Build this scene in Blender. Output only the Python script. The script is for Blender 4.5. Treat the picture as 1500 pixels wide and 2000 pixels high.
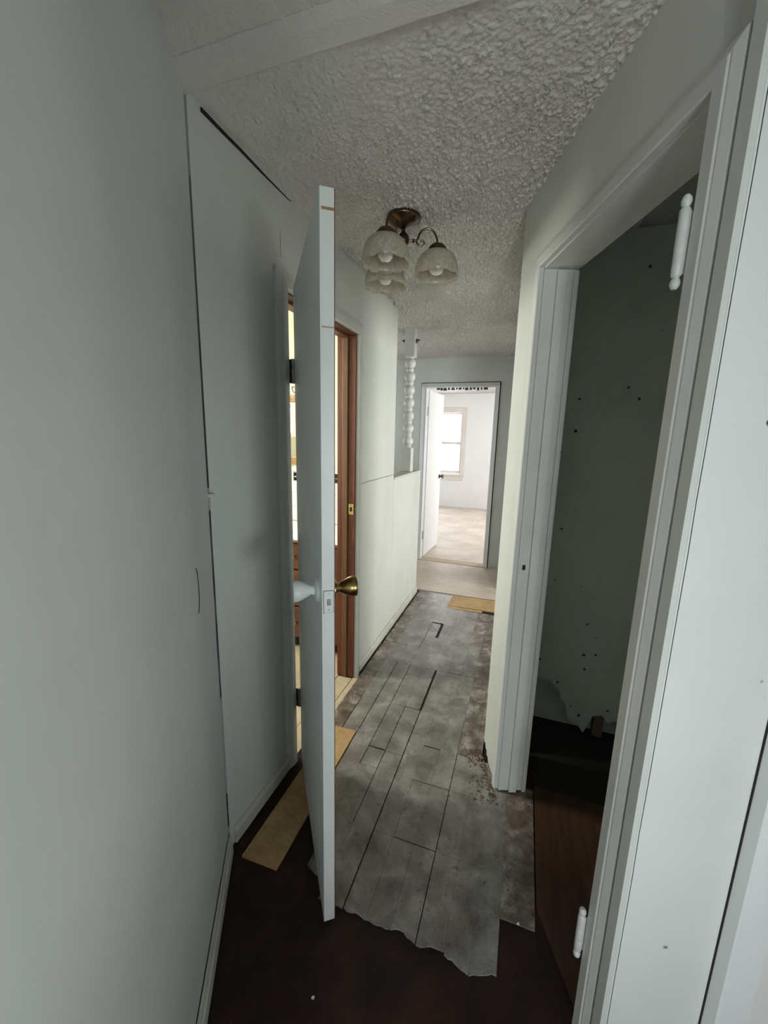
import bpy, bmesh, math, random
from mathutils import Vector, Matrix, noise
random.seed(7)
for o in list(bpy.data.objects): bpy.data.objects.remove(o)
S = bpy.context.scene
COL = S.collection

# ---------------------------------------------------------------- camera
cam_d = bpy.data.cameras.new('camera'); cam = bpy.data.objects.new('camera', cam_d); COL.objects.link(cam)
cam_d.sensor_fit = 'HORIZONTAL'; cam_d.sensor_width = 36; cam_d.lens = 785 / 1500 * 36
cam_d.clip_start = 0.02
_R = Matrix(((0.9433479, 0.0837387, -0.32106476), (0.33101694, -0.17084722, 0.92802964), (0.02286, -0.98172, -0.18888729)))
right = Vector((_R[0][0], _R[1][0], _R[2][0])).normalized()
fwd = Vector((_R[0][2], _R[1][2], _R[2][2])).normalized()
up = right.cross(fwd).normalized(); right = fwd.cross(up).normalized()
m = Matrix.Identity(4)
for i in range(3):
    m[i][0] = right[i]; m[i][1] = up[i]; m[i][2] = -fwd[i]
m[2][3] = 1.5
cam.matrix_world = m
S.camera = cam

# ---------------------------------------------------------------- world, daylight, exposure
W = bpy.data.worlds.new('overcast_sky'); S.world = W; W.use_nodes = True
W.node_tree.nodes['Background'].inputs[0].default_value = (0.90, 0.96, 1.0, 1)
W.node_tree.nodes['Background'].inputs[1].default_value = 2.6
def area(name, loc, to, sx, sy, watts, col):
    l = bpy.data.lights.new(name, 'AREA'); l.shape = 'RECTANGLE'; l.size = sx; l.size_y = sy
    l.energy = watts; l.color = col
    o = bpy.data.objects.new(name, l); COL.objects.link(o); o.location = loc
    o.rotation_euler = (Vector(to) - Vector(loc)).to_track_quat('-Z', 'Y').to_euler()
    return o
area('daylight_far_window', (-1.75, 8.95, 1.35), (-1.75, 5.0, 1.0), 1.0, 1.4, 26, (1.0, 0.97, 0.95))
area('fill_far_room_side', (1.25, 6.6, 1.4), (-1.6, 6.6, 0.9), 1.3, 1.3, 72, (1.0, 0.97, 0.95))  # unseen source added to brighten the far room
area('daylight_bathroom_window', (-2.75, 1.50, 1.80), (-1.0, 1.80, 0.7), 0.5, 0.7, 76, (1.0, 1.0, 0.88))
area('daylight_near_window', (1.90, -0.76, 1.06), (-0.6, 0.28, 1.06), 1.0, 0.5, 40, (0.94, 0.985, 0.955))
area('daylight_rear_window', (1.02, -3.55, 0.98), (0.35, 0.85, 0.9), 0.8, 1.3, 112, (0.93, 0.98, 0.97))
area('daylight_right_room_window', (2.70, 3.3, 1.45), (-0.9, 3.1, 1.2), 1.2, 1.2, 84, (1.0, 0.99, 0.92))
area('daylight_side_room_window', (-2.95, 3.7, 1.5), (-1.0, 3.7, 1.2), 0.8, 1.0, 7, (0.93, 0.97, 1.0))
S.view_settings.view_transform = 'Standard'; S.view_settings.look = 'None'
S.view_settings.exposure = 0.3; S.view_settings.gamma = 1.0; S.view_settings.use_curve_mapping = False

# ---------------------------------------------------------------- materials
def new_mat(name):
    mt = bpy.data.materials.new(name); mt.use_nodes = True
    nt = mt.node_tree; return mt, nt, nt.nodes['Principled BSDF']
def N(nt, t, **kw):
    n = nt.nodes.new(t)
    for k, v in kw.items():
        if k in n.inputs: n.inputs[k].default_value = v
        else: setattr(n, k, v)
    return n
def rgba(c): return (c[0], c[1], c[2], 1)
def coords(nt, scale=(1, 1, 1), obj=True):
    tc = N(nt, 'ShaderNodeTexCoord'); mp = N(nt, 'ShaderNodeMapping'); mp.inputs['Scale'].default_value = scale
    nt.links.new(tc.outputs['Object'], mp.inputs['Vector']); return mp.outputs['Vector']
def ramp(nt, fac, stops):
    r = N(nt, 'ShaderNodeValToRGB'); e = r.color_ramp.elements
    while len(e) < len(stops): e.new(0.5)
    for i, (p, c) in enumerate(stops): e[i].position = p; e[i].color = rgba(c)
    nt.links.new(fac, r.inputs['Fac']); return r.outputs['Color']
def mixc(nt, fac, a, b):
    mx = N(nt, 'ShaderNodeMix', data_type='RGBA')
    if isinstance(fac, float): mx.inputs[0].default_value = fac
    else: nt.links.new(fac, mx.inputs[0])
    for i, v in ((6, a), (7, b)):
        if isinstance(v, tuple): mx.inputs[i].default_value = rgba(v)
        else: nt.links.new(v, mx.inputs[i])
    return mx.outputs[2]
def bump(nt, b, h, strength=0.2, dist=0.01):
    bp = N(nt, 'ShaderNodeBump'); bp.inputs['Strength'].default_value = strength; bp.inputs['Distance'].default_value = dist
    nt.links.new(h, bp.inputs['Height']); nt.links.new(bp.outputs['Normal'], b.inputs['Normal'])

def paint(name, c, rough=0.55, dirt=0.06, grain=60, spots=0.0, spot_col=(0.02, 0.022, 0.02), spot_scale=9, streak=0.0, bumpy=0.1):
    mt, nt, b = new_mat(name)
    v = coords(nt)
    n1 = N(nt, 'ShaderNodeTexNoise', Scale=1.7, Detail=6.0, Roughness=0.65); nt.links.new(v, n1.inputs['Vector'])
    d = tuple(x * (1 - dirt * 3) for x in c)
    col = ramp(nt, n1.outputs['Fac'], [(0.30, d), (0.62, c)])
    if streak:
        v2 = coords(nt, (14, 14, 0.8))
        n2 = N(nt, 'ShaderNodeTexNoise', Scale=1.0, Detail=4.0); nt.links.new(v2, n2.inputs['Vector'])
        f = ramp(nt, n2.outputs['Fac'], [(0.50, (0, 0, 0)), (0.75, (streak,) * 3)])
        col = mixc(nt, f, col, tuple(x * 0.72 for x in c))
    if spots:
        vo = N(nt, 'ShaderNodeTexVoronoi', Scale=float(spot_scale)); nt.links.new(v, vo.inputs['Vector'])
        n3 = N(nt, 'ShaderNodeTexNoise', Scale=34.0, Detail=3.0); nt.links.new(v, n3.inputs['Vector'])
        ad = N(nt, 'ShaderNodeMath', operation='MULTIPLY_ADD'); nt.links.new(n3.outputs['Fac'], ad.inputs[0]); ad.inputs[1].default_value = 0.16
        nt.links.new(vo.outputs['Distance'], ad.inputs[2])
        f = ramp(nt, ad.outputs[0], [(spots, (1, 1, 1)), (spots + 0.02, (0, 0, 0))])
        col = mixc(nt, f, col, spot_col)
    nt.links.new(col, b.inputs['Base Color']); b.inputs['Roughness'].default_value = rough
    n4 = N(nt, 'ShaderNodeTexNoise', Scale=float(grain), Detail=4.0); nt.links.new(v, n4.inputs['Vector'])
    bump(nt, b, n4.outputs['Fac'], bumpy, 0.004)
    return mt

def wood(name, dark, light, scale=(30, 30, 1.6), rough=0.5, dist=2.0):
    mt, nt, b = new_mat(name)
    v = coords(nt, scale)
    n1 = N(nt, 'ShaderNodeTexNoise', Scale=1.0, Detail=7.0, Roughness=0.6, Distortion=dist); nt.links.new(v, n1.inputs['Vector'])
    col = ramp(nt, n1.outputs['Fac'], [(0.30, dark), (0.70, light)])
    nt.links.new(col, b.inputs['Base Color']); b.inputs['Roughness'].default_value = rough
    bump(nt, b, n1.outputs['Fac'], 0.15, 0.003)
    return mt

def floor_mat(name, dark, mid, light, rough=0.4, scale=(3, 3, 3), wear=(0.6, 0.72), wear_col=None, var=0.0, spec=0.5):
    mt, nt, b = new_mat(name)
    v = coords(nt, scale)
    n1 = N(nt, 'ShaderNodeTexNoise', Scale=2.0, Detail=8.0, Roughness=0.7, Distortion=0.4); nt.links.new(v, n1.inputs['Vector'])
    col = ramp(nt, n1.outputs['Fac'], [(0.30, dark), (0.5, mid), (0.72, light)])
    n2 = N(nt, 'ShaderNodeTexNoise', Scale=9.0, Detail=6.0, Roughness=0.75); nt.links.new(v, n2.inputs['Vector'])
    if wear_col:
        f = ramp(nt, n2.outputs['Fac'], [(wear[0], (0, 0, 0)), (wear[1], (1, 1, 1))])
        col = mixc(nt, f, col, wear_col)
    if var:
        oi = N(nt, 'ShaderNodeObjectInfo')
        hs = N(nt, 'ShaderNodeHueSaturation'); mr = N(nt, 'ShaderNodeMapRange')
        mr.inputs['To Min'].default_value = 1 - var; mr.inputs['To Max'].default_value = 1 + var
        nt.links.new(oi.outputs['Random'], mr.inputs['Value']); nt.links.new(mr.outputs['Result'], hs.inputs['Value'])
        nt.links.new(col, hs.inputs['Color']); col = hs.outputs['Color']
    nt.links.new(col, b.inputs['Base Color'])
    rr = N(nt, 'ShaderNodeMapRange'); rr.inputs['To Min'].default_value = rough - 0.12; rr.inputs['To Max'].default_value = rough + 0.18
    nt.links.new(n2.outputs['Fac'], rr.inputs['Value']); nt.links.new(rr.outputs['Result'], b.inputs['Roughness'])
    b.inputs['Specular IOR Level'].default_value = spec
    bump(nt, b, n2.outputs['Fac'], 0.25, 0.004)
    return mt

def osb(name, dark, light, rough=0.75):
    mt, nt, b = new_mat(name)
    v = coords(nt, (16, 30, 16))
    n1 = N(nt, 'ShaderNodeTexNoise', Scale=1.2, Detail=7.0, Roughness=0.7, Distortion=0.8); nt.links.new(v, n1.inputs['Vector'])
    v2 = coords(nt, (3.0, 3.0, 3.0)); n2 = N(nt, 'ShaderNodeTexNoise', Scale=1.0, Detail=5.0); nt.links.new(v2, n2.inputs['Vector'])
    ad = N(nt, 'ShaderNodeMath', operation='ADD'); nt.links.new(n2.outputs['Fac'], ad.inputs[0]); nt.links.new(n1.outputs['Fac'], ad.inputs[1])
    mu = N(nt, 'ShaderNodeMath', operation='MULTIPLY'); nt.links.new(ad.outputs[0], mu.inputs[0]); mu.inputs[1].default_value = 0.5
    col = ramp(nt, mu.outputs[0], [(0.34, dark), (0.64, light)])
    nt.links.new(col, b.inputs['Base Color']); b.inputs['Roughness'].default_value = rough
    bump(nt, b, mu.outputs[0], 0.2, 0.003)
    return mt

def metal(name, c, rough=0.3, met=1.0):
    mt, nt, b = new_mat(name)
    v = coords(nt)
    n1 = N(nt, 'ShaderNodeTexNoise', Scale=40.0, Detail=4.0); nt.links.new(v, n1.inputs['Vector'])
    col = ramp(nt, n1.outputs['Fac'], [(0.35, tuple(x * 0.55 for x in c)), (0.65, c)])
    nt.links.new(col, b.inputs['Base Color']); b.inputs['Metallic'].default_value = met; b.inputs['Roughness'].default_value = rough
    return mt

M = {}
WALL = (0.63, 0.655, 0.63)
M['wall'] = paint('old_white_paint', WALL, 0.5, 0.035, 55, streak=0.12)
M['wall_bright'] = paint('white_paint_specked', (0.72, 0.75, 0.735), 0.5, 0.03, 60, spots=0.128, spot_scale=7)
M['trim'] = paint('gloss_trim_paint', (0.64, 0.66, 0.64), 0.38, 0.05, 40, streak=0.3)
M['window_trim'] = paint('cream_window_trim', (0.74, 0.70, 0.65), 0.5, 0.05, 40)
M['trim_white'] = paint('white_trim_paint', (0.84, 0.86, 0.88), 0.35, 0.02, 40)
M['door'] = paint('door_paint', (0.78, 0.81, 0.80), 0.42, 0.05, 50)
M['closet'] = paint('mouldy_closet_paint', (0.56, 0.62, 0.55), 0.7, 0.09, 40, spots=0.150, spot_scale=13)
M['room'] = paint('clean_white_paint', (0.82, 0.82, 0.82), 0.6, 0.02, 60)
M['cream'] = paint('cream_paint', (0.86, 0.84, 0.64), 0.6, 0.03, 60)
M['ceil'] = paint('ceiling_paint', (0.55, 0.55, 0.52), 0.9, 0.05, 90, bumpy=0.5)
M['popcorn'] = paint('popcorn_texture', (0.80, 0.77, 0.74), 0.95, 0.07, 160, bumpy=0.6)
M['base'] = paint('dirty_baseboard_paint', (0.62, 0.63, 0.55), 0.5, 0.12, 40, streak=0.6)
M['near_black'] = paint('painted_gap_shade', (0.02, 0.018, 0.016), 0.95, 0.05, 40)  # near-black colour stands in for the shade inside cracks and gaps
M['redwood'] = wood('red_brown_stained_wood', (0.075, 0.016, 0.008), (0.19, 0.052, 0.024))
M['stopwood'] = wood('worn_brown_wood', (0.10, 0.042, 0.020), (0.19, 0.095, 0.048))
M['goldwood'] = wood('honey_oak', (0.30, 0.15, 0.04), (0.55, 0.33, 0.12), (3, 30, 30))
M['vanity'] = wood('vanity_brown_wood', (0.07, 0.024, 0.013), (0.16, 0.06, 0.03), (2, 30, 30))
M['subfloor'] = floor_mat('dark_red_subfloor', (0.007, 0.004, 0.003), (0.024, 0.009, 0.006), (0.055, 0.022, 0.016), 0.62, (2.5, 2.5, 2.5), (0.66, 0.74), (0.10, 0.075, 0.065), spec=0.3)
M['plank'] = floor_mat('grey_floor_strip', (0.095, 0.080, 0.072), (0.21, 0.194, 0.18), (0.40, 0.385, 0.37), 0.25, (4, 4, 4), (0.56, 0.68), (0.085, 0.055, 0.040), var=0.06)
M['plank_worn'] = floor_mat('worn_floor_strip', (0.060, 0.038, 0.030), (0.17, 0.135, 0.115), (0.52, 0.49, 0.46), 0.25, (6, 6, 6), (0.55, 0.66), (0.075, 0.042, 0.030), var=0.10)
M['ply'] = osb('tan_plywood', (0.30, 0.175, 0.075), (0.58, 0.39, 0.19))
M['ply_pale'] = osb('pale_plywood', (0.42, 0.33, 0.22), (0.62, 0.52, 0.38))
M['ply_brown'] = osb('brown_plywood', (0.40, 0.31, 0.245), (0.66, 0.565, 0.48), 0.5)
M['ply_room'] = osb('far_room_particle_board', (0.50, 0.42, 0.35), (0.76, 0.69, 0.63), 0.6)
M['closet_floor'] = wood('brown_closet_floor', (0.035, 0.013, 0.006), (0.075, 0.032, 0.014), (20, 2, 20))
M['brass'] = metal('aged_brass', (0.42, 0.30, 0.12), 0.28)
M['brass_bright'] = metal('bright_brass', (0.75, 0.60, 0.30), 0.35)
M['bronze'] = metal('antique_bronze', (0.16, 0.11, 0.075), 0.30)
M['steel'] = metal('dark_steel', (0.16, 0.17, 0.18), 0.35)
M['screw'] = metal('screw_steel', (0.45, 0.45, 0.43), 0.4)
M['white_tile'] = paint('white_glazed_tile', (0.86, 0.86, 0.86), 0.15, 0.01, 30, bumpy=0.0)
M['black_tile'] = paint('black_glazed_tile', (0.012, 0.012, 0.013), 0.15, 0.01, 30, bumpy=0.0)
M['grout'] = paint('grey_grout', (0.62, 0.62, 0.60), 0.9, 0.05, 80)
M['debris'] = floor_mat('crumbled_plaster', (0.05, 0.03, 0.018), (0.13, 0.085, 0.055), (0.26, 0.20, 0.15), 0.85, (30, 30, 30))
M['board'] = paint('raw_board_edge', (0.20, 0.12, 0.075), 0.8, 0.1, 60)
# mirror
mt, nt, b = new_mat('mirror_silver'); b.inputs['Metallic'].default_value = 1; b.inputs['Roughness'].default_value = 0.04; b.inputs['Base Color'].default_value = (0.9, 0.9, 0.88, 1); M['mirror'] = mt
# clear pane: lets daylight through, reflects a little
mt, nt, b = new_mat('window_glass'); out = nt.nodes['Material Output']
tr = N(nt, 'ShaderNodeBsdfTransparent'); gl = N(nt, 'ShaderNodeBsdfGlossy'); gl.inputs['Roughness'].default_value = 0.02
ms = N(nt, 'ShaderNodeMixShader'); ms.inputs[0].default_value = 0.06
nt.links.new(tr.outputs[0], ms.inputs[1]); nt.links.new(gl.outputs[0], ms.inputs[2]); nt.links.new(ms.outputs[0], out.inputs['Surface']); M['pane'] = mt
# frosted lamp glass
mt, nt, b = new_mat('frosted_ribbed_glass'); out = nt.nodes['Material Output']
v = coords(nt, (60, 60, 40)); n1 = N(nt, 'ShaderNodeTexNoise', Scale=1.0, Detail=5.0, Distortion=1.5); nt.links.new(v, n1.inputs['Vector'])
col = ramp(nt, n1.outputs['Fac'], [(0.3, (0.55, 0.51, 0.44)), (0.7, (0.80, 0.76, 0.68))])
di = N(nt, 'ShaderNodeBsdfDiffuse'); tl = N(nt, 'ShaderNodeBsdfTranslucent'); tp = N(nt, 'ShaderNodeBsdfTransparent'); gl = N(nt, 'ShaderNodeBsdfGlossy'); gl.inputs['Roughness'].default_value = 0.25
nt.links.new(col, di.inputs['Color']); nt.links.new(col, tl.inputs['Color'])
m1 = N(nt, 'ShaderNodeMixShader'); m1.inputs[0].default_value = 0.45; m2 = N(nt, 'ShaderNodeMixShader'); m2.inputs[0].default_value = 0.14; m3 = N(nt, 'ShaderNodeMixShader'); m3.inputs[0].default_value = 0.07
nt.links.new(di.outputs[0], m1.inputs[1]); nt.links.new(tl.outputs[0], m1.inputs[2]); nt.links.new(m1.outputs[0], m2.inputs[1]); nt.links.new(tp.outputs[0], m2.inputs[2])
nt.links.new(m2.outputs[0], m3.inputs[1]); nt.links.new(gl.outputs[0], m3.inputs[2]); nt.links.new(m3.outputs[0], out.inputs['Surface']); M['shade'] = mt
mt, nt, b = new_mat('bulb_glass'); b.inputs['Base Color'].default_value = (0.85, 0.83, 0.78, 1); b.inputs['Roughness'].default_value = 0.06; b.inputs['Coat Weight'].default_value = 0.6; M['bulb'] = mt

# ---------------------------------------------------------------- mesh helpers
class MB:
    def __init__(s, fr=None): s.bm = bmesh.new(); s.fr = fr
    def p(s, v):
        return Vector(s.fr(*v)) if s.fr else Vector(v)
    def box(s, x0, x1, y0, y1, z0, z1, bev=0.0):
        vs = [s.bm.verts.new(s.p((x, y, z))) for z in (z0, z1) for y in (y0, y1) for x in (x0, x1)]
        fs = [s.bm.faces.new([vs[i] for i in q]) for q in ((0, 1, 3, 2), (4, 6, 7, 5), (0, 4, 5, 1), (2, 3, 7, 6), (0, 2, 6, 4), (1, 5, 7, 3))]
        if bev:
            es = list({e for f in fs for e in f.edges})
            bmesh.ops.bevel(s.bm, geom=es, offset=bev, segments=2, profile=0.5, affect='EDGES')
        return s
    def rings(s, rings, closed=True, cap=True):
        R_ = [[s.bm.verts.new(s.p(v)) for v in r] for r in rings]
        n = len(R_[0])
        for a, b_ in zip(R_[:-1], R_[1:]):
            for i in range(n if closed else n - 1):
                j = (i + 1) % n; s.bm.faces.new((a[i], a[j], b_[j], b_[i]))
        if cap:
            s.bm.faces.new(R_[0]); s.bm.faces.new(R_[-1])
        return s
    def prism(s, poly, axis, a0, a1):
        # poly in the two other axes, extruded along axis index
        def mk(u, v, a): return ((a, u, v), (u, a, v), (u, v, a))[axis]
        return s.rings([[mk(u, v, a0) for u, v in poly], [mk(u, v, a1) for u, v in poly]])
    def lathe(s, prof, c, n=24, axis=2, cap=False, wav=None):
        rr = []
        for k, (r, h) in enumerate(prof):
            ring = []
            for i in range(n):
                a = 2 * math.pi * i / n; q = r; hh = h
                if wav: q, hh = wav(k, a, r, h)
                u, v = q * math.cos(a), q * math.sin(a)
                ring.append(((c[0] + u, c[1] + v, c[2] + hh), (c[0] + hh, c[1] + u, c[2] + v), (c[0] + u, c[1] + hh, c[2] + v))[(2, 0, 1).index(axis)])
            rr.append(ring)
        return s.rings(rr, True, cap)
    def tube(s, pts, r, n=8):
        pts = [s.p(q) for q in pts]; rr = []
        up_ = Vector((0.31, 0.12, 0.94))
        for i, q in enumerate(pts):
            t = (pts[min(i + 1, len(pts) - 1)] - pts[max(i - 1, 0)]).normalized()
            a = t.cross(up_).normalized(); b_ = t.cross(a)
            ri = r[i] if isinstance(r, (list, tuple)) else r
            rr.append([q + (a * math.cos(2 * math.pi * k / n) + b_ * math.sin(2 * math.pi * k / n)) * ri for k in range(n)])
        f, s.fr = s.fr, None
        s.rings(rr); s.fr = f
        return s
    def build(s, name, mat, parent=None, smooth=False, flip=True):
        if flip: bmesh.ops.recalc_face_normals(s.bm, faces=s.bm.faces)
        me = bpy.data.meshes.new(name); o = bpy.data.objects.new(name, me); COL.objects.link(o)
        if parent is not None:
            o.parent = parent
            off = Vector((0, 0, 0)); q = parent
            while q is not None: off += q.location; q = q.parent
            bmesh.ops.translate(s.bm, verts=s.bm.verts, vec=-off)
        if smooth:
            for f in s.bm.faces: f.smooth = True
        s.bm.to_mesh(me); s.bm.free(); me.materials.append(M[mat] if isinstance(mat, str) else mat)
        if smooth and smooth != 'all':
            try: me.set_sharp_from_angle(angle=math.radians(40))
            except Exception: pass
        return o
def tag(o, label, cat=None, kind=None, group=None):
    o['label'] = label
    if cat: o['category'] = cat
    if kind: o['kind'] = kind
    if group: o['group'] = group
    return o
def thing(name, loc, label, cat, kind=None, group=None):
    o = bpy.data.objects.new(name, None); COL.objects.link(o); o.location = loc; o.empty_display_size = 0.1
    return tag(o, label, cat, kind, group)

C = 2.35                                     # ceiling height
# plan frames: closet wall (s along wall towards viewer, b into the closet), near-left wall
CA = math.radians(20.5); CP = Vector((-0.075, 1.78)); CD = Vector((math.sin(CA), -math.cos(CA))); CN = Vector((math.cos(CA), math.sin(CA)))
def clo(s_, b_, z): q = CP + CD * s_ + CN * b_; return (q.x, q.y, z)
CQ = CP + CD * 1.018
def brt(u, b_, z): q = CQ + CN * u + Vector((CN.y, -CN.x)) * b_; return (q.x, q.y, z)      # b towards the viewer
NA = math.radians(31.2); AP = Vector((-0.9, 0.965)); ND = Vector((math.sin(NA), -math.cos(NA))); NN = Vector((math.cos(NA), math.sin(NA)))
def nlf(s_, b_, z): q = AP + ND * s_ + NN * b_; return (q.x, q.y, z)                       # b into the hall

# ---------------------------------------------------------------- floor
fl = MB(); fl.box(-3.4, 3.6, -2.6, 4.66, -0.12, 0.0)
floor = tag(fl.build('floor', 'subfloor'), 'dark red-brown bare subfloor of the hallway', 'floor', 'structure')
XS = [-0.872, -0.78, -0.695, -0.605, -0.52, -0.432, -0.352, -0.272, -0.19, -0.105, -0.03, 0.045, 0.15]
ROW = [1.215, 1.49, 1.70, 1.945, 2.36, 2.60, 2.78, 3.02, 3.34, 3.65]
# wide joints: (axis, position, from, to, half width)
GAPS = [('x', -0.432, 0.95, 1.96, 0.0024), ('x', -0.432, 1.96, 2.36, 0.0065), ('x', -0.52, 1.49, 1.96, 0.0018), ('x', -0.605, 1.49, 2.40, 0.0018),
        ('x', -0.78, 1.67, 1.95, 0.0022), ('x', -0.695, 1.67, 2.15, 0.0022), ('x', -0.352, 1.70, 1.78, 0.002), ('x', -0.352, 2.20, 2.38, 0.003),
        ('y', 1.945, -0.52, -0.432, 0.0035), ('y', 1.605, -0.605, -0.52, 0.0035), ('y', 1.70, -0.352, -0.272, 0.003), ('y', 2.36, -0.352, -0.272, 0.0035),
        ('y', 3.02, -0.605, -0.52, 0.012), ('x', -0.52, 2.78, 3.02, 0.011), ('y', 1.215, -0.352, -0.19, 0.0022), ('x', -0.52, 1.215, 1.40, 0.0016),
        ('y', 2.60, -0.872, -0.695, 0.002), ('x', -0.19, 0.95, 1.70, 0.0016), ('y', 1.49, -0.352, -0.19, 0.0016), ('x', -0.605, 2.60, 3.02, 0.0018)]
HAIR = 0.0003
def half_gap(axis, pos, a, b_):
    for g in GAPS:
        if g[0] == axis and abs(g[1] - pos) < 0.004 and min(b_, g[3]) - max(a, g[2]) > 0.4 * (b_ - a): return g[4]
    return HAIR
for ci in range(len(XS) - 1):
    x0, x1 = XS[ci], XS[ci + 1]; xm = (x0 + x1) / 2
    rows = list(ROW)
    if ci == 3: rows = [1.215, 1.49, 1.605, 1.945, 2.36, 2.60, 2.78, 3.02, 3.34, 3.65]
    if ci == 4: rows = [1.215, 1.60, 1.945, 2.36, 2.78, 3.02, 3.34, 3.65]
    if ci in (5, 7): rows = [1.215, 1.49, 1.945, 2.36, 2.78, 3.02, 3.34, 3.65]
    lo = 0.935
    if ci < 2: lo = 1.672
    if ci == 2: lo = 1.20
    if ci == 3: lo = 1.0
    if ci == 11: lo = 1.085
    hi = 3.65 if ci < 4 else 3.345
    if ci == 8: hi = 3.34
    if ci >= 9: hi = 1.70
    if ci == 11: hi = 1.62
    ys = [lo] + [y for y in rows if lo + 0.05 < y < hi - 0.03] + [hi]
    for y0, y1 in zip(ys[:-1], ys[1:]):
        xr = x1
        gx0 = half_gap('x', x0, y0, y1); gx1 = half_gap('x', x1, y0, y1); gy0 = half_gap('y', y0, x0, x1); gy1 = half_gap('y', y1, x0, x1)
        zt = 0.006 + random.uniform(0, 0.0004)
        a, b_, c_, d = x0 + gx0, x1 - gx1, y0 + gy0, y1 - gy1
        pl = MB()
        if y0 == lo and ci >= 2 and ci < 11:           # torn near end
            n = 6; near = []
            for k in range(n + 1):
                t = k / n; near.append((a + (b_ - a) * t, c_ + 0.022 * noise.noise(Vector((14 * (a + (b_ - a) * t), 0, 0))) + random.uniform(-0.003, 0.003) - (0.012 if ci in (9, 10) else 0)))
            poly = near + [(b_, d), (a, d)]
        else:
            j = [random.uniform(-0.0006, 0.0006) for _ in range(4)]
            poly = [(a, c_ + j[0]), (b_, c_ + j[1]), (b_, d + j[2]), (a, d + j[3])]
        pl.prism(poly, 2, 0.0003, zt)
        worn = (ci >= 8 and y0 > 1.6) or (ci >= 7 and y0 > 2.5) or (ci <= 0) or ci == 11 or (y0 > 3.3)
        pl.build('floor_strip', 'plank_worn' if worn else 'plank', floor)
# strip of the same flooring under the right edge of the hall beside the closet corner
for y0, y1 in ((1.70, 1.945), (1.945, 2.36), (2.36, 2.78), (2.78, 3.02), (3.02, 3.34)):
    MB().box(-0.1045, -0.078, y0 + 0.001, y1 - 0.001, 0.0003, 0.0062).build('floor_strip', 'plank_worn', floor)
def patch(x0, x1, y0, y1, h, mat, label):
    o = MB().prism([(x0, y0), (x1, y0 + 0.004), (x1 - 0.003, y1), (x0 + 0.002, y1 - 0.003)], 2, 0.0004, h).build('plywood_panel', mat, floor)
    o['label'] = label
patch(-0.838, -0.698, 0.957, 1.668, 0.011, 'ply', 'tan plywood strip along the wall under the open door')
patch(-0.545, -0.135, 3.40, 3.655, 0.009, 'ply', 'tan plywood patch across the far end of the hall')
patch(-0.545, -0.245, 3.348, 3.394, 0.007, 'ply', 'narrow tan plywood offcut beside the plywood patch')
patch(-1.30, 0.04, 3.662, 4.595, 0.012, 'ply_brown', 'brown plywood sheet before the far doorway')
patch(0.045, 2.44, 2.31, 4.59, 0.010, 'ply_room', 'unseen pale floor panel added to bounce light onto the hall ceiling')  # pale panel added as a reflector for the hall ceiling
patch(-2.62, -1.0, 0.91, 2.69, 0.0055, 'ply_pale', 'pale plywood bathroom floor')
patch(-0.999, -0.905, 1.425, 2.08, 0.0054, 'ply_pale', 'pale plywood inside the bathroom doorway')
patch(-0.9045, -0.857, 1.745, 2.12, 0.0054, 'ply_pale', 'pale plywood edge reaching out of the bathroom doorway')
MB().box(-0.998, -0.8735, 1.675, 1.742, 0.0056, 0.0085).build('floor_strip', 'plank_worn', floor)
# far room floor
ff = MB(); ff.box(-3.4, 1.2, 4.66, 8.72, -0.12, 0.004)
tag(ff.build('floor_far_room', 'ply_room'), 'pale particle board floor of the bright far room', 'floor', 'structure')
th = MB(); th.box(-1.12, -0.36, 4.60, 4.74, 0.004, 0.016, 0.003)
tag(th.build('trim_threshold', 'ply_pale'), 'worn pale wooden threshold in the far doorway', 'threshold', 'structure')

# ---------------------------------------------------------------- ceiling
ce = MB(); ce.box(-3.4, 3.6, -2.6, 8.8, C + 0.012, C + 0.14)
ceiling = tag(ce.build('ceiling', 'ceil'), 'grey-white popcorn textured ceiling over the hallway', 'ceiling', 'structure')
def popcorn(x0, x1, y0, y1, st, amp, zoff):
    nx = int((x1 - x0) / st); ny = int((y1 - y0) / st); verts = []; faces = []
    for j in range(ny + 1):
        y = y0 + j * st
        fade = max(0.28, min(1.7, 0.28 + (y - 0.9) * 0.75))
        for i in range(nx + 1):
            x = x0 + i * st
            lf = 0.35 + 0.65 * max(0.0, min(1.0, (x + 0.95) / 0.35)) if y < 1.9 else 1.0
            p = Vector((x * 145, y * 145, 0.3)); q = Vector((x * 60, y * 60, 4.1))
            h = max(0.0, noise.noise(p) + 0.10) * (0.8 + 0.9 * max(0.0, noise.noise(q) + 0.2))
            verts.append((x, y, C + zoff - amp * fade * lf * h))
    for j in range(ny):
        for i in range(nx):
            a = j * (nx + 1) + i; faces.append((a, a + nx + 1, a + nx + 2, a + 1))
    me = bpy.data.meshes.new('popcorn_texture'); me.from_pydata(verts, [], faces); me.update()
    o = bpy.data.objects.new('popcorn_texture', me); COL.objects.link(o); o.parent = ceiling; o['kind'] = 'stuff'
    me.materials.append(M['popcorn'])
    for f in me.polygons: f.use_smooth = True
popcorn(-1.5, 0.36, 0.98, 4.6, 0.0042, 0.0175, 0.006)
popcorn(-1.0, 0.6, 0.3, 0.98, 0.0050, 0.013, 0.005)
sb = MB(); sb.prism([(0.890, C + 0.004), (0.920, C - 0.005), (0.968, C - 0.007), (0.983, C + 0.004)], 0, -0.93, -0.10)
tag(sb.build('trim_ceiling_seam', 'popcorn'), 'low plastered seam ridge crossing the ceiling beside the left wall crack', 'ceiling seam', 'structure')

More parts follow.
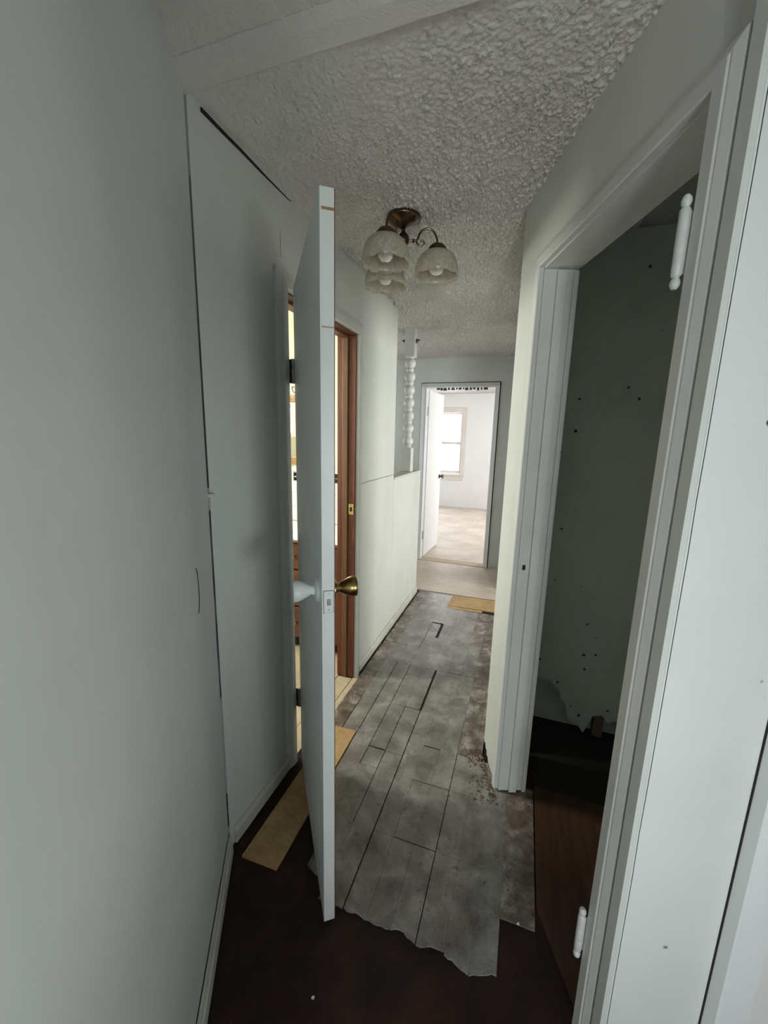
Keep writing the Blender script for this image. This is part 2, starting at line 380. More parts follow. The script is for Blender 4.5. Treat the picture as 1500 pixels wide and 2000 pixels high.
# ---------------------------------------------------------------- walls
WT = 0.104; X0 = -0.9
D1, D2, DH = 1.40, 2.10, 2.03                 # bathroom door opening
w = MB()
w.box(X0 - WT, X0 - 0.085, 0.90, D1, 0, C + 0.012); w.box(X0 - 0.085, X0, 0.972, D1, 0, C + 0.012)
w.box(X0 - WT, X0, D1, D2, DH + 0.0, C + 0.012); w.box(X0 - WT, X0, D2, 2.80, 0, C + 0.012)
wl = tag(w.build('wall_left', 'wall'), 'grey-white left hallway wall around the bathroom doorway', 'wall', 'structure')
MB().tube([(X0 + 0.001, 1.02, C - 0.006), (X0 + 0.001, 1.10, C - 0.008), (X0 + 0.001, 1.18, C - 0.008), (X0, 1.26, C - 0.010), (X0, 1.32, C - 0.011), (X0, 1.38, C - 0.011), (X0, 1.445, C - 0.012), (X0, 1.47, C - 0.007)], [0.006, 0.0055, 0.005, 0.0045, 0.0035, 0.003, 0.002, 0.001], 6).build('ceiling_crack', 'near_black', wl)  # crack shade painted as solid dark tubes, here and below
MB().tube([(X0, 1.388, 2.215 - 0.03 * i) for i in range(4)], 0.0009, 6).build('seam_crack', 'near_black', wl)
for za, zb in ((2.16, 1.33), (1.26, 0.62), (0.24, 0.10)):
    MB().tube([(X0 + 0.0022, 0.9655, za + (zb - za) * i / 8) for i in range(9)], [0.0007 + 0.0009 * random.random() for _ in range(9)], 6).build('corner_crack', 'near_black', wl)
MB().tube([(X0, 2.17, 1.212), (X0, 2.3, 1.216), (X0, 2.42, 1.214), (X0, 2.55, 1.217), (X0, 2.68, 1.214), (X0, 2.795, 1.216)], 0.0016, 6).build('seam_crack', 'near_black', wl)
w = MB(); w.box(X0 - WT, X0, 2.801, 3.60, 0, 1.175)
hw = tag(w.build('wall_half', 'wall'), 'low half wall at the end of the left hallway wall', 'wall', 'structure')
MB().box(X0 - WT - 0.004, X0 + 0.004, 2.802, 3.612, 1.175, 1.192, 0.003).build('wall_cap', 'base', hw)
# near-left wall (with a thin open joint at its corner)
w = MB(nlf); w.box(0.006, 2.27, -0.12, 0.0, 0, C + 0.012)
wn = tag(w.build('wall_near_left', 'wall'), 'smudged grey-white wall close on the left of the viewer', 'wall', 'structure')
MB(nlf).tube([(0.205 + 0.02 * math.cos(t) * 1.0, 0.0006, 1.081 + 0.062 * math.sin(t)) for t in [math.pi / 2 + i * math.pi / 14 for i in range(15)]], 0.0013, 6).build('curved_cut', 'near_black', wn)
cp = MB(nlf); cp.lathe([(0.0, 0.0), (0.012, 0.002), (0.016, 0.007), (0.012, 0.012), (0.0, 0.014)], (0.0, 0.006, 1.30), 12, 2)
o = cp.build('paint_lump', 'wall', wn, True); o['label'] = 'painted-over lump sticking out of the wall corner'
# closet wall
S0, S1 = 0.235, 0.930
w = MB(clo); w.box(0.0, S0 - 0.02, 0.0, WT, 0.07, C + 0.012); w.box(S0 - 0.02, S1 + 0.02, 0, WT, 2.075, C + 0.012); w.box(S1 + 0.02, 1.0172, 0, WT, 0, C + 0.012); w.box(0.9905, 1.0172, -0.011, 0.0005, 0, C + 0.006)
# broken foot of the wall at the hall corner
foot = [(0.0, 0.07), (S0 - 0.02, 0.07), (S0 - 0.02, 0.0), (0.11, 0.0), (0.096, 0.012), (0.085, 0.006), (0.07, 0.026), (0.052, 0.022), (0.047, 0.043), (0.03, 0.040), (0.02, 0.062), (0.006, 0.055)]
w.prism([(a, z) for a, z in foot], 1, 0.0, WT)
tag(w.build('wall_closet', 'wall'), 'angled grey-white wall around the dark closet opening', 'wall', 'structure')
w = MB(); w.box(-0.074, 0.04, 1.83, 2.55, 0, C + 0.012); w.box(-0.074, 0.04, 2.55, 3.95, 2.05, C + 0.012); w.box(-0.074, 0.04, 3.95, 4.6, 0, C + 0.012)
tag(w.build('wall_right', 'wall'), 'right hallway wall running on behind the closet corner', 'wall', 'structure')
w = MB(); w.box(0.04, 2.57, 2.2, 2.3, 0, C + 0.012); w.box(2.45, 2.57, 2.3, 2.7, 0, C + 0.012); w.box(2.45, 2.57, 3.9, 4.6, 0, C + 0.012); w.box(2.45, 2.57, 2.7, 3.9, 0, 0.85); w.box(2.45, 2.57, 2.7, 3.9, 2.05, C + 0.012)
tag(w.build('wall_right_room', 'wall'), 'walls of the room opening off the right of the hall', 'wall', 'structure')
# bright wall facing the viewer, right
w = MB(brt); w.box(-0.0, 0.22, -WT, 0.0, 0, C + 0.012); w.box(0.22, 0.30, -WT, 0.0, 0, C + 0.012); w.box(0.30, 0.844, -WT, 0.0, 2.06, C + 0.012); w.box(0.844, 0.93, -WT, 0, 0, C + 0.012)
wb = tag(w.build('wall_bright', 'wall_bright'), 'bright specked white wall at the right edge facing the viewer', 'wall', 'structure')
MB(brt).tube([(0.0045 + random.uniform(-0.0008, 0.0008), 0.0, 2.3 - 0.1 * i) for i in range(23)], 0.0008, 5).build('corner_crack', 'near_black', wb)
# far wall with doorway
FX0, FX1, FH, FY = -1.135, -0.345, 2.045, 4.60
w = MB(); w.box(-2.7, FX0, FY, FY + 0.115, 0, C + 0.012); w.box(FX1, 2.57, FY, FY + 0.115, 0, C + 0.012); w.box(FX0, FX1, FY, FY + 0.115, FH, C + 0.012)
tag(w.build('wall_far', 'wall'), 'grey wall at the hallway end around the far doorway', 'wall', 'structure')
# side room beyond the half wall
w = MB(); w.box(-2.75, -2.63, 2.80, 3.25, 0, C + 0.012); w.box(-2.75, -2.63, 4.15, 4.6, 0, C + 0.012); w.box(-2.75, -2.63, 3.25, 4.15, 0, 1.0); w.box(-2.75, -2.63, 3.25, 4.15, 2.0, C + 0.012)
tag(w.build('wall_side_room', 'wall'), 'outer wall of the side room behind the half wall', 'wall', 'structure')
# bathroom shell
w = MB(); w.box(-2.63, X0 - WT, 2.70, 2.799, 0, C + 0.012)
bw = tag(w.build('wall_bathroom_back', 'cream'), 'cream bathroom wall behind the vanity', 'wall', 'structure')
w = MB(); w.box(-2.63, X0 - WT, 0.80, 0.90, 0, C + 0.012)
w.box(-2.63, -2.52, 0.9, 1.25, 0, C + 0.012); w.box(-2.63, -2.52, 1.75, 2.70, 0, C + 0.012); w.box(-2.63, -2.52, 1.25, 1.75, 0, 1.45); w.box(-2.63, -2.52, 1.25, 1.75, 2.15, C + 0.012)
tag(w.build('wall_bathroom_side', 'cream'), 'cream outer bathroom wall holding its window', 'wall', 'structure')
# far room shell
w = MB()
FWX0, FWX1, FWZ0, FWZ1, FRY = -2.18, -1.29, 0.73, 1.985, 8.60
w.box(-3.4, FWX0, FRY, FRY + 0.12, 0, C + 0.012); w.box(FWX1, 1.2, FRY, FRY + 0.12, 0, C + 0.012); w.box(FWX0, FWX1, FRY, FRY + 0.12, 0, FWZ0); w.box(FWX0, FWX1, FRY, FRY + 0.12, FWZ1, C + 0.012)
tag(w.build('wall_far_room_back', 'room'), 'white back wall of the far room around its window', 'wall', 'structure')
w = MB(); w.box(-3.4, -3.28, 4.715, 8.6, 0, C + 0.012)
tag(w.build('wall_far_room_left', 'room'), 'white left wall of the far room', 'wall', 'structure')
w = MB(); w.box(1.08, 1.2, 4.715, 5.95, 0, C + 0.012); w.box(1.08, 1.2, 7.25, 8.6, 0, C + 0.012); w.box(1.08, 1.2, 5.95, 7.25, 0, 0.75); w.box(1.08, 1.2, 5.95, 7.25, 2.05, C + 0.012)
tag(w.build('wall_far_room_right', 'room'), 'white right wall of the far room', 'wall', 'structure')
# room behind the viewer
w = MB(); w.box(-1.2, 0.6, -2.52, -2.4, 0, C + 0.012); w.box(1.12, 1.27, -2.52, -2.4, 0, C + 0.012); w.box(0.6, 1.12, -2.52, -2.4, 0, 0.3); w.box(0.6, 1.12, -2.52, -2.4, 1.7, C + 0.012); w.box(-1.32, -1.2, -2.52, -0.86, 0, C + 0.012); w.box(-1.2, 0.22, -0.98, -0.86, 0, C + 0.012)
tag(w.build('wall_rear', 'wall'), 'rear room walls with a window behind the viewer', 'wall', 'structure')
w = MB(); w.box(1.15, 1.27, -2.4, -0.95, 0, C + 0.012); w.box(1.15, 1.27, -0.15, 1.25, 0, C + 0.012); w.box(1.15, 1.27, -0.95, -0.15, 0, 0.80); w.box(1.15, 1.27, -0.95, -0.15, 1.40, C + 0.012)
tag(w.build('wall_near_right', 'wall'), 'wall with a window to the right of the viewer', 'wall', 'structure')
# closet shell: far-end wall with rotted holes at its foot, back wall, dark cavity
hole = [(0.12, C), (0.95, C), (0.95, 0.0), (0.60, 0.0), (0.555, 0.05), (0.54, 0.13), (0.50, 0.105), (0.47, 0.14), (0.43, 0.125), (0.395, 0.02), (0.365, 0.06), (0.32, 0.075), (0.30, 0.16), (0.275, 0.175), (0.262, 0.235), (0.235, 0.24), (0.222, 0.275), (0.195, 0.268), (0.18, 0.285), (0.12, 0.27)]
w = MB(); w.prism(hole, 1, 2.06, 2.075)
wc = tag(w.build('wall_closet_end', 'closet'), 'mouldy dark green-grey plasterboard inside the closet', 'wall', 'structure')
w = MB(); w.box(0.041, 0.95, 2.13, 2.15, 0, C); w.box(0.86, 0.95, 1.26, 2.06, 0, C)
tag(w.build('wall_closet_back', 'closet'), 'dark inner closet wall behind the rotted plasterboard', 'wall', 'structure')
MB().prism([(0.155, 1.15), (0.285, 0.845), (0.86, 1.06), (0.86, 1.64), (0.155, 1.64)], 2, 0.0004, 0.010).build('closet_floorboard', 'closet_floor', floor)
MB().box(0.155, 0.86, 1.645, 2.13, 0.0002, 0.003).build('closet_dark_sheet', 'near_black', floor)  # near-black sheet where the closet floor turns dark
for x, z in ((0.44, 0.0), (0.62, 0.0)):
    MB().box(x, x + 0.045, 2.08, 2.125, 0, 1.2).build('wall_stud', 'board', wc)

# ---------------------------------------------------------------- baseboards
def baseboard(name, fr, a0, a1, sgn, h, label, gap=0.0, t=0.013):
    bb = MB(fr); prof = [(gap * sgn, 0.0065), ((gap + t) * sgn, 0.0065), ((gap + t) * sgn, h * 0.72), ((gap + t * 0.65) * sgn, h * 0.82), ((gap + t * 0.5) * sgn, h), (gap * sgn, h)]
    bb.rings([[(a0, b_, z) for b_, z in prof], [(a1, b_, z) for b_, z in prof]])
    return tag(bb.build(name, 'base'), label, 'baseboard', 'structure')
lx = lambda a, b_, z: (X0 + b_, a, z)
baseboard('baseboard_left', lx, 0.99, 1.352, 1, 0.075, 'short scuffed baseboard left of the bathroom door')
baseboard('baseboard_half_wall', lx, 2.162, 3.60, 1, 0.065, 'long dirty baseboard under the left wall past the bathroom door')
baseboard('baseboard_near_left', nlf, 0.02, 2.0, 1, 0.075, 'baseboard pulling away from the near left wall', 0.004)
fy = lambda a, b_, z: (a, FY + b_, z)
baseboard('baseboard_far', fy, FX1 + 0.06, -0.075, -1, 0.03, 'thin dark baseboard right of the far doorway')

# ---------------------------------------------------------------- door trims
def casing(fr, a0, a1, h, wd, t, sgn, parent, mat, foot0=0.0065, flat=False):
    # moulded casing: profile (outward offset, thickness)
    prof = [(0, 0), (0, t * 0.85), (wd * 0.06, t), (wd * 0.52, t), (wd * 0.58, t * 0.86), (wd * 0.64, t * 0.86), (wd * 0.95, t * 0.55), (wd, t * 0.45), (wd, 0)]
    if flat: prof = [(0, 0), (0, t - 0.002), (0.002, t), (wd - 0.003, t), (wd, t - 0.003), (wd, 0)]
    e = 0.0006
    MB(fr).rings([[(a0 - q, t_ * sgn, foot0) for q, t_ in prof], [(a0 - q, t_ * sgn, h + q - e) for q, t_ in prof]]).build('casing_leg', mat, parent)
    MB(fr).rings([[(a1 + q, t_ * sgn, foot0) for q, t_ in prof], [(a1 + q, t_ * sgn, h + q - e) for q, t_ in prof]]).build('casing_leg', mat, parent)
    MB(fr).rings([[(a0 - q + e, t_ * sgn, h + q) for q, t_ in prof], [(a1 + q - e, t_ * sgn, h + q) for q, t_ in prof]]).build('casing_head', mat, parent)

# bathroom doorway: painted casing, red-brown jambs
t1 = thing('trim_1', (X0, (D1 + D2) / 2, 0), 'painted casing and red-brown wooden jamb of the bathroom doorway', 'door frame', 'structure')
casing(lx, D1 + 0.002, D2 - 0.004, DH - 0.01, 0.062, 0.021, 1, t1, 'trim')
for y0, y1 in ((D1 + 0.0005, D1 + 0.017), (D2 - 0.017, D2 - 0.0005)):
    MB().box(X0 - WT - 0.004, X0 + 0.0, y0, y1, 0.009, DH - 0.018).build('jamb', 'redwood', t1)
MB().box(X0 - WT - 0.004, X0, D1 + 0.0005, D2 - 0.0005, DH - 0.017, DH - 0.0005).build('head_jamb', 'redwood', t1)
MB().box(X0 - 0.075, X0 - 0.042, D2 - 0.0265, D2 - 0.0175, 0.009, DH - 0.028, 0.002).build('door_stop', 'stopwood', t1)
MB().box(X0 - 0.075, X0 - 0.042, D1 + 0.018, D2 - 0.027, DH - 0.027, DH - 0.0175, 0.002).build('door_stop', 'stopwood', t1)
MB().box(X0 - 0.075, X0 - 0.042, D1 + 0.0175, D1 + 0.0265, 0.009, DH - 0.028, 0.002).build('door_stop', 'stopwood', t1)
sp = MB(); sp.box(X0 - 0.036, X0 - 0.006, D2 - 0.0187, D2 - 0.0172, 1.045, 1.105, 0.0006)
sp = sp.build('strike_plate', 'brass_bright', t1); sp['label'] = 'small brass strike plate'
MB().box(X0 - 0.028, X0 - 0.015, D2 - 0.0195, D2 - 0.0188, 1.062, 1.088).build('latch_hole', 'near_black', sp)
for z in (1.052, 1.098): MB().lathe([(0, -0.0006), (0.003, -0.0005), (0.003, 0)], (X0 - 0.021, D2 - 0.0189, z), 8, 1).build('screw', 'near_black', sp)
MB().lathe([(0, 0), (0.004, 0.001), (0.006, 0.006), (0.004, 0.011), (0, 0.012)], (X0 - 0.002, D2 - 0.014, 1.075), 10, 1).build('strike_lip', 'brass_bright', sp)

# closet doorway
t2 = thing('trim_2', clo((S0 + S1) / 2, 0, 0), 'white painted closet door frame with its door taken off', 'door frame', 'structure')
casing(clo, S0 - 0.004, S1 + 0.002, 2.062, 0.052, 0.019, -1, t2, 'trim', 0.018)
MB(clo).box(0.9845, 0.990, -0.0012, -0.0002, 0.0, 2.115).build('gap_shade_strip', 'near_black', t2)  # dark strip paints in the shade of the groove beside the casing
MB(clo).box(S0 - 0.0195, S0, 0.0005, WT + 0.012, 0.012, 2.056, 0.001).build('jamb', 'trim', t2)
MB(clo).box(S1, S1 + 0.0195, 0.0005, WT + 0.012, 0.008, 2.056, 0.001).build('jamb', 'trim', t2)
MB(clo).box(S0 - 0.0195, S1 + 0.0195, 0.0005, WT + 0.012, 2.0565, 2.0745, 0.001).build('head_jamb', 'trim', t2)
MB(clo).box(S0 + 0.0005, S0 + 0.0125, 0.042, 0.074, 0.012, 2.05, 0.002).build('door_stop', 'trim', t2)
MB(clo).box(S1 - 0.0125, S1 - 0.0005, 0.042, 0.074, 0.012, 2.05, 0.002).build('door_stop', 'trim', t2)
MB(clo).box(S0 + 0.0, S0 + 0.010, WT - 0.006, WT + 0.011, 0.012, 2.05, 0.002).build('back_strip', 'trim', t2)
sp = MB(clo).box(S0 + 0.0002, S0 + 0.002, 0.006, 0.036, 0.985, 1.045, 0.0006).build('strike_plate', 'trim', t2); sp['label'] = 'painted-over strike plate with a dark latch hole'
MB(clo).box(S0 + 0.0021, S0 + 0.0026, 0.016, 0.028, 1.004, 1.024).build('latch_hole', 'near_black', sp)
for zc in (1.84, 0.305):
    hg = MB(clo); hg.lathe([(0.0, -0.075), (0.004, -0.075), (0.0075, -0.070), (0.0085, -0.064), (0.0065, -0.058), (0.005, -0.056), (0.0085, -0.052), (0.0088, -0.02), (0.0083, -0.0185), (0.0088, -0.017), (0.0088, 0.017), (0.0083, 0.0185), (0.0088, 0.02), (0.0085, 0.052), (0.005, 0.056), (0.0065, 0.058), (0.0085, 0.064), (0.0075, 0.070), (0.004, 0.075), (0.0, 0.075)], (S1 - 0.004, -0.027, zc), 14)
    hg = hg.build('hinge', 'trim', t2, True); hg['label'] = 'white painted hinge knuckle with ball tips'
    MB(clo).box(S1 - 0.0028, S1 - 0.0002, -0.024, 0.03, zc - 0.05, zc + 0.05).build('hinge_leaf', 'trim', hg)

# far doorway frame
t3 = thing('trim_3', ((FX0 + FX1) / 2, FY, 0), 'thin white frame of the far doorway with its outer gap shade painted in', 'door frame', 'structure')
for x0, x1 in ((FX0 - 0.036, FX0 + 0.004), (FX1 - 0.004, FX1 + 0.026)):
    MB().box(x0, x1, FY - 0.014, FY - 0.003, 0.013, FH - 0.0045, 0.002).build('casing_leg', 'trim_white', t3)
MB().box(FX0 - 0.036, FX1 + 0.026, FY - 0.014, FY - 0.003, FH - 0.004, FH + 0.030, 0.002).build('casing_head', 'trim', t3)
for q in ((FX0 - 0.042, FX0 - 0.001, 0.013, FH + 0.038), (FX1 + 0.001, FX1 + 0.036, 0.013, FH + 0.038), (FX0 - 0.001, FX1 + 0.001, FH, FH + 0.038)):
    MB().box(q[0], q[1], FY - 0.0028, FY - 0.0003, q[2], q[3]).build('gap_shade_strip', 'near_black', t3)  # dark strips behind the casing stand in for gap shade
for x0, x1 in ((FX0 + 0.0005, FX0 + 0.019), (FX1 - 0.019, FX1 - 0.0005)):
    MB().box(x0, x1, FY - 0.001, FY + 0.12, 0.017, FH - 0.02).build('jamb', 'trim_white', t3)
MB().box(FX0 + 0.0005, FX1 - 0.0005, FY - 0.001, FY + 0.12, FH - 0.019, FH - 0.0005).build('head_jamb', 'trim_white', t3)
xx = FX0 + 0.13
while xx < FX1 - 0.13:
    wd = random.uniform(0.018, 0.045)
    MB().box(xx, xx + wd, FY + 0.02, FY + 0.035, FH - 0.019 - random.uniform(0.016, 0.03), FH - 0.0195).build('chipped_block', 'steel', t3)
    xx += wd + random.uniform(0.004, 0.016)

# ---------------------------------------------------------------- doors
# bathroom door, swung far out into the hall
hx, hy = -0.862, 1.405; ex, ey = -0.466, 0.872
ang = math.atan2(ey - hy, ex - hx); LW = math.hypot(ex - hx, ey - hy)
LT = 0.033
def leaf(a, b_, z):
    # a along the leaf from the hinge, b to the left painted face (negative) / right
    dx, dy = math.cos(ang), math.sin(ang); nx, ny = -dy, dx        # n points to the far side
    return (hx + dx * a + nx * b_, hy + dy * a + ny * b_, z)
d1 = thing('door_1', (hx, hy, 0), 'pale flat bathroom door swung open into the hallway', 'door', 'structure')
lf = MB(leaf).box(0.004, LW, 0.0, LT, 0.022, 2.022, 0.0015).build('leaf', 'door', d1)
for z0, z1 in ((1.977, 1.983), (1.737, 1.740)):
    MB(leaf).box(LW, LW + 0.0006, 0.004, LT - 0.001, z0, z1).build('chipped_paint', 'ply', lf)
MB(leaf).box(0.004, LW - 0.0005, LT, LT + 0.0015, 0.022, 2.02).build('bare_back_face', 'redwood', lf)
MB(leaf).box(LW + 0.0001, LW + 0.0005, 0.0038, 0.0312, 1.0388, 1.1012).build('latch_recess', 'near_black', d1)
lp = MB(leaf).box(LW + 0.0006, LW + 0.002, 0.005, 0.030, 1.04, 1.10).build('latch_plate', 'door', d1)
MB(leaf).box(LW + 0.0021, LW + 0.007, 0.0135, 0.0225, 1.062, 1.078, 0.002).build('latch_bolt', 'screw', lp)
for z in (1.048, 1.092): MB(leaf).box(LW + 0.0021, LW + 0.0026, 0.0165, 0.0195, z - 0.0015, z + 0.0015).build('screw', 'screw', lp)
def knob(sgn, base, mat, label, z=1.085):
    # profile along the door normal
    prof = [(0.0, 0.0), (0.034, 0.0), (0.034, 0.006), (0.028, 0.010), (0.015, 0.012), (0.0125, 0.022), (0.017, 0.030), (0.026, 0.048), (0.0295, 0.060), (0.0275, 0.068), (0.0, 0.070)]
    mbk = MB(leaf); rings = []
    for r, h in prof:
        rings.append([(LW - 0.055 + r * math.cos(2 * math.pi * i / 20), base + sgn * h, z + r * math.sin(2 * math.pi * i / 20)) for i in range(20)])
    mbk.rings(rings, True, False)
    o = mbk.build('knob', mat, d1, True); o['label'] = label
knob(-1, 0.0, 'door', 'painted-over round door knob')
knob(1, LT + 0.0015, 'brass', 'aged brass door knob')
for zc in (1.73, 0.335):
    hg = MB(leaf); rings = []
    hg.lathe([(0.0, -0.045), (0.0068, -0.045), (0.007, -0.016), (0.006, -0.015), (0.007, -0.014), (0.007, 0.014), (0.006, 0.015), (0.007, 0.016), (0.0068, 0.045), (0.0, 0.045)], (-0.005, -0.004, zc), 12)
    hg = hg.build('hinge', 'screw', d1, True); hg['label'] = 'dark steel butt hinge'
    MB(leaf).box(0.0015, 0.0038, 0.002, 0.028, zc - 0.044, zc + 0.044).build('hinge_leaf', 'steel', hg)
    MB().box(X0 + 0.001, X0 + 0.030, D1 - 0.002 + 0.0035, D1 + 0.0035, zc - 0.044, zc + 0.044).build('hinge_leaf', 'steel', hg)

# far room door, swung inwards
h2 = (-1.108, 4.722); e2 = (-1.072, 5.40); ang2 = math.atan2(e2[1] - h2[1], e2[0] - h2[0]); LW2 = math.hypot(e2[0] - h2[0], e2[1] - h2[1])
def leaf2(a, b_, z):
    dx, dy = math.cos(ang2), math.sin(ang2); return (h2[0] + dx * a - dy * b_, h2[1] + dy * a + dx * b_, z)
d2 = thing('door_2', (h2[0], h2[1], 0), 'white flush door standing open in the far room', 'door', 'structure')
MB(leaf2).box(0.004, LW2, 0.0, 0.035, 0.022, 2.018, 0.0015).build('leaf', 'room', d2)
kb = MB(leaf2); kb.rings([[(LW2 - 0.06 + r * math.cos(2 * math.pi * i / 16), -h, 0.97 + r * math.sin(2 * math.pi * i / 16)) for i in range(16)] for r, h in [(0, 0), (0.03, 0), (0.028, 0.006), (0.012, 0.012), (0.012, 0.025), (0.027, 0.042), (0.027, 0.056), (0, 0.062)]], True, False)
kb = kb.build('knob', 'steel', d2, True); kb['label'] = 'small dark door knob'
for zc in (1.78, 0.30):
    MB().box(FX0 + 0.0195, FX0 + 0.024, FY + 0.075, FY + 0.112, zc - 0.05, zc + 0.05).build('hinge', 'screw', d2)

# door in the bright wall at the right edge
t4 = thing('trim_4', brt(0.68, 0, 0), 'bright white door casing at the lower right edge beside the specked wall', 'door frame', 'structure')
casing(lambda a, b_, z: brt(a, b_ + 0.003, z), 0.296, 0.848, 2.05, 0.074, 0.030, 1, t4, 'trim_white', flat=True)
MB(brt).box(0.3002, 0.318, -WT, -0.0005, 0.008, 2.056).build('jamb', 'trim_white', t4)
MB(brt).box(0.826, 0.8438, -WT, -0.0005, 0.008, 2.056).build('jamb', 'trim_white', t4)
MB(brt).box(0.3185, 0.8255, -WT, -0.0005, 2.04, 2.056).build('head_jamb', 'trim_white', t4)
MB(brt).box(0.2190, 0.2225, 0.0002, 0.0012, 0.0, 2.12).build('gap_shade_strip', 'near_black', t4)  # slit shade behind the casing, painted as a dark strip
d3 = thing('door_3', brt(0.68, -0.04, 0), 'closed white door inside the right edge casing', 'door', 'structure')
MB(brt).box(0.3195, 0.8245, -0.055, -0.02, 0.012, 2.036, 0.001).build('leaf', 'room', d3)

# ---------------------------------------------------------------- windows
def window(name, fr, a0, a1, z0, z1, d, sgn, label, mat='trim_white', cas=True):
    # a along the wall, b: 0 at room face, d at outer face; sgn = direction of the room
    t = thing(name, fr((a0 + a1) / 2, 0, z0), label, 'window', 'structure')
    zm = (z0 + z1) / 2
    for (p0, p1, q0, q1) in ((a0, a0 + 0.035, z0, z1), (a1 - 0.035, a1, z0, z1), (a0 + 0.035, a1 - 0.035, z1 - 0.035, z1), (a0 + 0.035, a1 - 0.035, z0, z0 + 0.045)):
        MB(fr).box(p0, p1, d * 0.35, d * 0.9, q0, q1, 0.001).build('window_frame', mat, t)
    MB(fr).box(a0 + 0.035, a1 - 0.035, d * 0.45, d * 0.75, zm - 0.026, zm + 0.026, 0.001).build('meeting_rail', mat, t)
    for q0, q1, e in ((z0 + 0.045, zm - 0.026, 0.55), (zm + 0.026, z1 - 0.035, 0.65)):
        MB(fr).box(a0 + 0.035, a1 - 0.035, d * e, d * e + 0.004 * (1 if d > 0 else -1), q0, q1).build('pane', 'pane', t)
    if cas:
        s2 = 0.018 * sgn
        for (p0, p1, q0, q1) in ((a0 - 0.085, a0, z0 - 0.03, z1 + 0.0), (a1, a1 + 0.085, z0 - 0.03, z1 + 0.0), (a0 - 0.085, a1 + 0.085, z1, z1 + 0.095), (a0 - 0.07, a1 + 0.07, z0 - 0.155, z0 - 0.055)):
            MB(fr).box(p0, p1, min(s2, s2 * 0.04), max(s2, s2 * 0.04), q0, q1, 0.002).build('casing', mat, t)
        s3 = 0.045 * sgn
        MB(fr).box(a0 - 0.10, a1 + 0.10, min(s3, s3 * 0.02), max(s3, s3 * 0.02), z0 - 0.054, z0 - 0.031, 0.003).build('sill', mat, t)
    return t
window('window_1', lambda a, b_, z: (a, FRY + b_, z), FWX0, FWX1, FWZ0, FWZ1, 0.12, -1, 'bright double-hung window in the far room', 'window_trim')
window('window_2', lambda a, b_, z: (-2.52 - b_, a, z), 1.25, 1.75, 1.45, 2.15, 0.11, -1, 'small bathroom window in the outer wall', cas=False)
window('window_3', lambda a, b_, z: (1.15 + b_, a, z), -0.95, -0.15, 0.80, 1.40, 0.12, -1, 'window in the wall to the right of the viewer')
window('window_7', lambda a, b_, z: (a, -2.4 - b_, z), 0.6, 1.12, 0.3, 1.7, 0.12, -1, 'window in the rear wall behind the viewer')
window('window_6', lambda a, b_, z: (2.45 + b_, a, z), 2.7, 3.9, 0.85, 2.05, 0.12, -1, 'window in the room opening off the right of the hall')
window('window_4', lambda a, b_, z: (1.08 + b_, a, z), 5.95, 7.25, 0.75, 2.05, 0.12, -1, 'unseen side window added to light the far room')  # opening added for the far room's unseen fill light
window('window_5', lambda a, b_, z: (-2.63 - b_, a, z), 3.25, 4.15, 1.0, 2.0, 0.12, -1, 'window in the side room behind the half wall', cas=False)

# ---------------------------------------------------------------- ceiling light
LC = Vector((-0.535, 1.705)); lr = Vector((0.944, 0.331)).normalized(); lfw = Vector((-lr.y, lr.x))
lt = thing('ceiling_light', (LC.x, LC.y, C), 'three-arm bronze ceiling light with frosted scalloped glass shades', 'ceiling light')
can = MB().lathe([(0.0, 0.004), (0.066, 0.004), (0.067, -0.004), (0.064, -0.010), (0.060, -0.012), (0.052, -0.020), (0.036, -0.028), (0.018, -0.034), (0.010, -0.040), (0.0, -0.041)], (LC.x, LC.y, C - 0.004), 32).build('canopy', 'bronze', lt, True)
MB().lathe([(0.0, -0.03), (0.0075, -0.03), (0.0075, -0.055), (0.013, -0.060), (0.022, -0.070), (0.024, -0.082), (0.022, -0.094), (0.013, -0.104), (0.007, -0.110), (0.010, -0.118), (0.006, -0.127), (0.0, -0.129)], (LC.x, LC.y, C), 20).build('stem', 'bronze', lt, True)
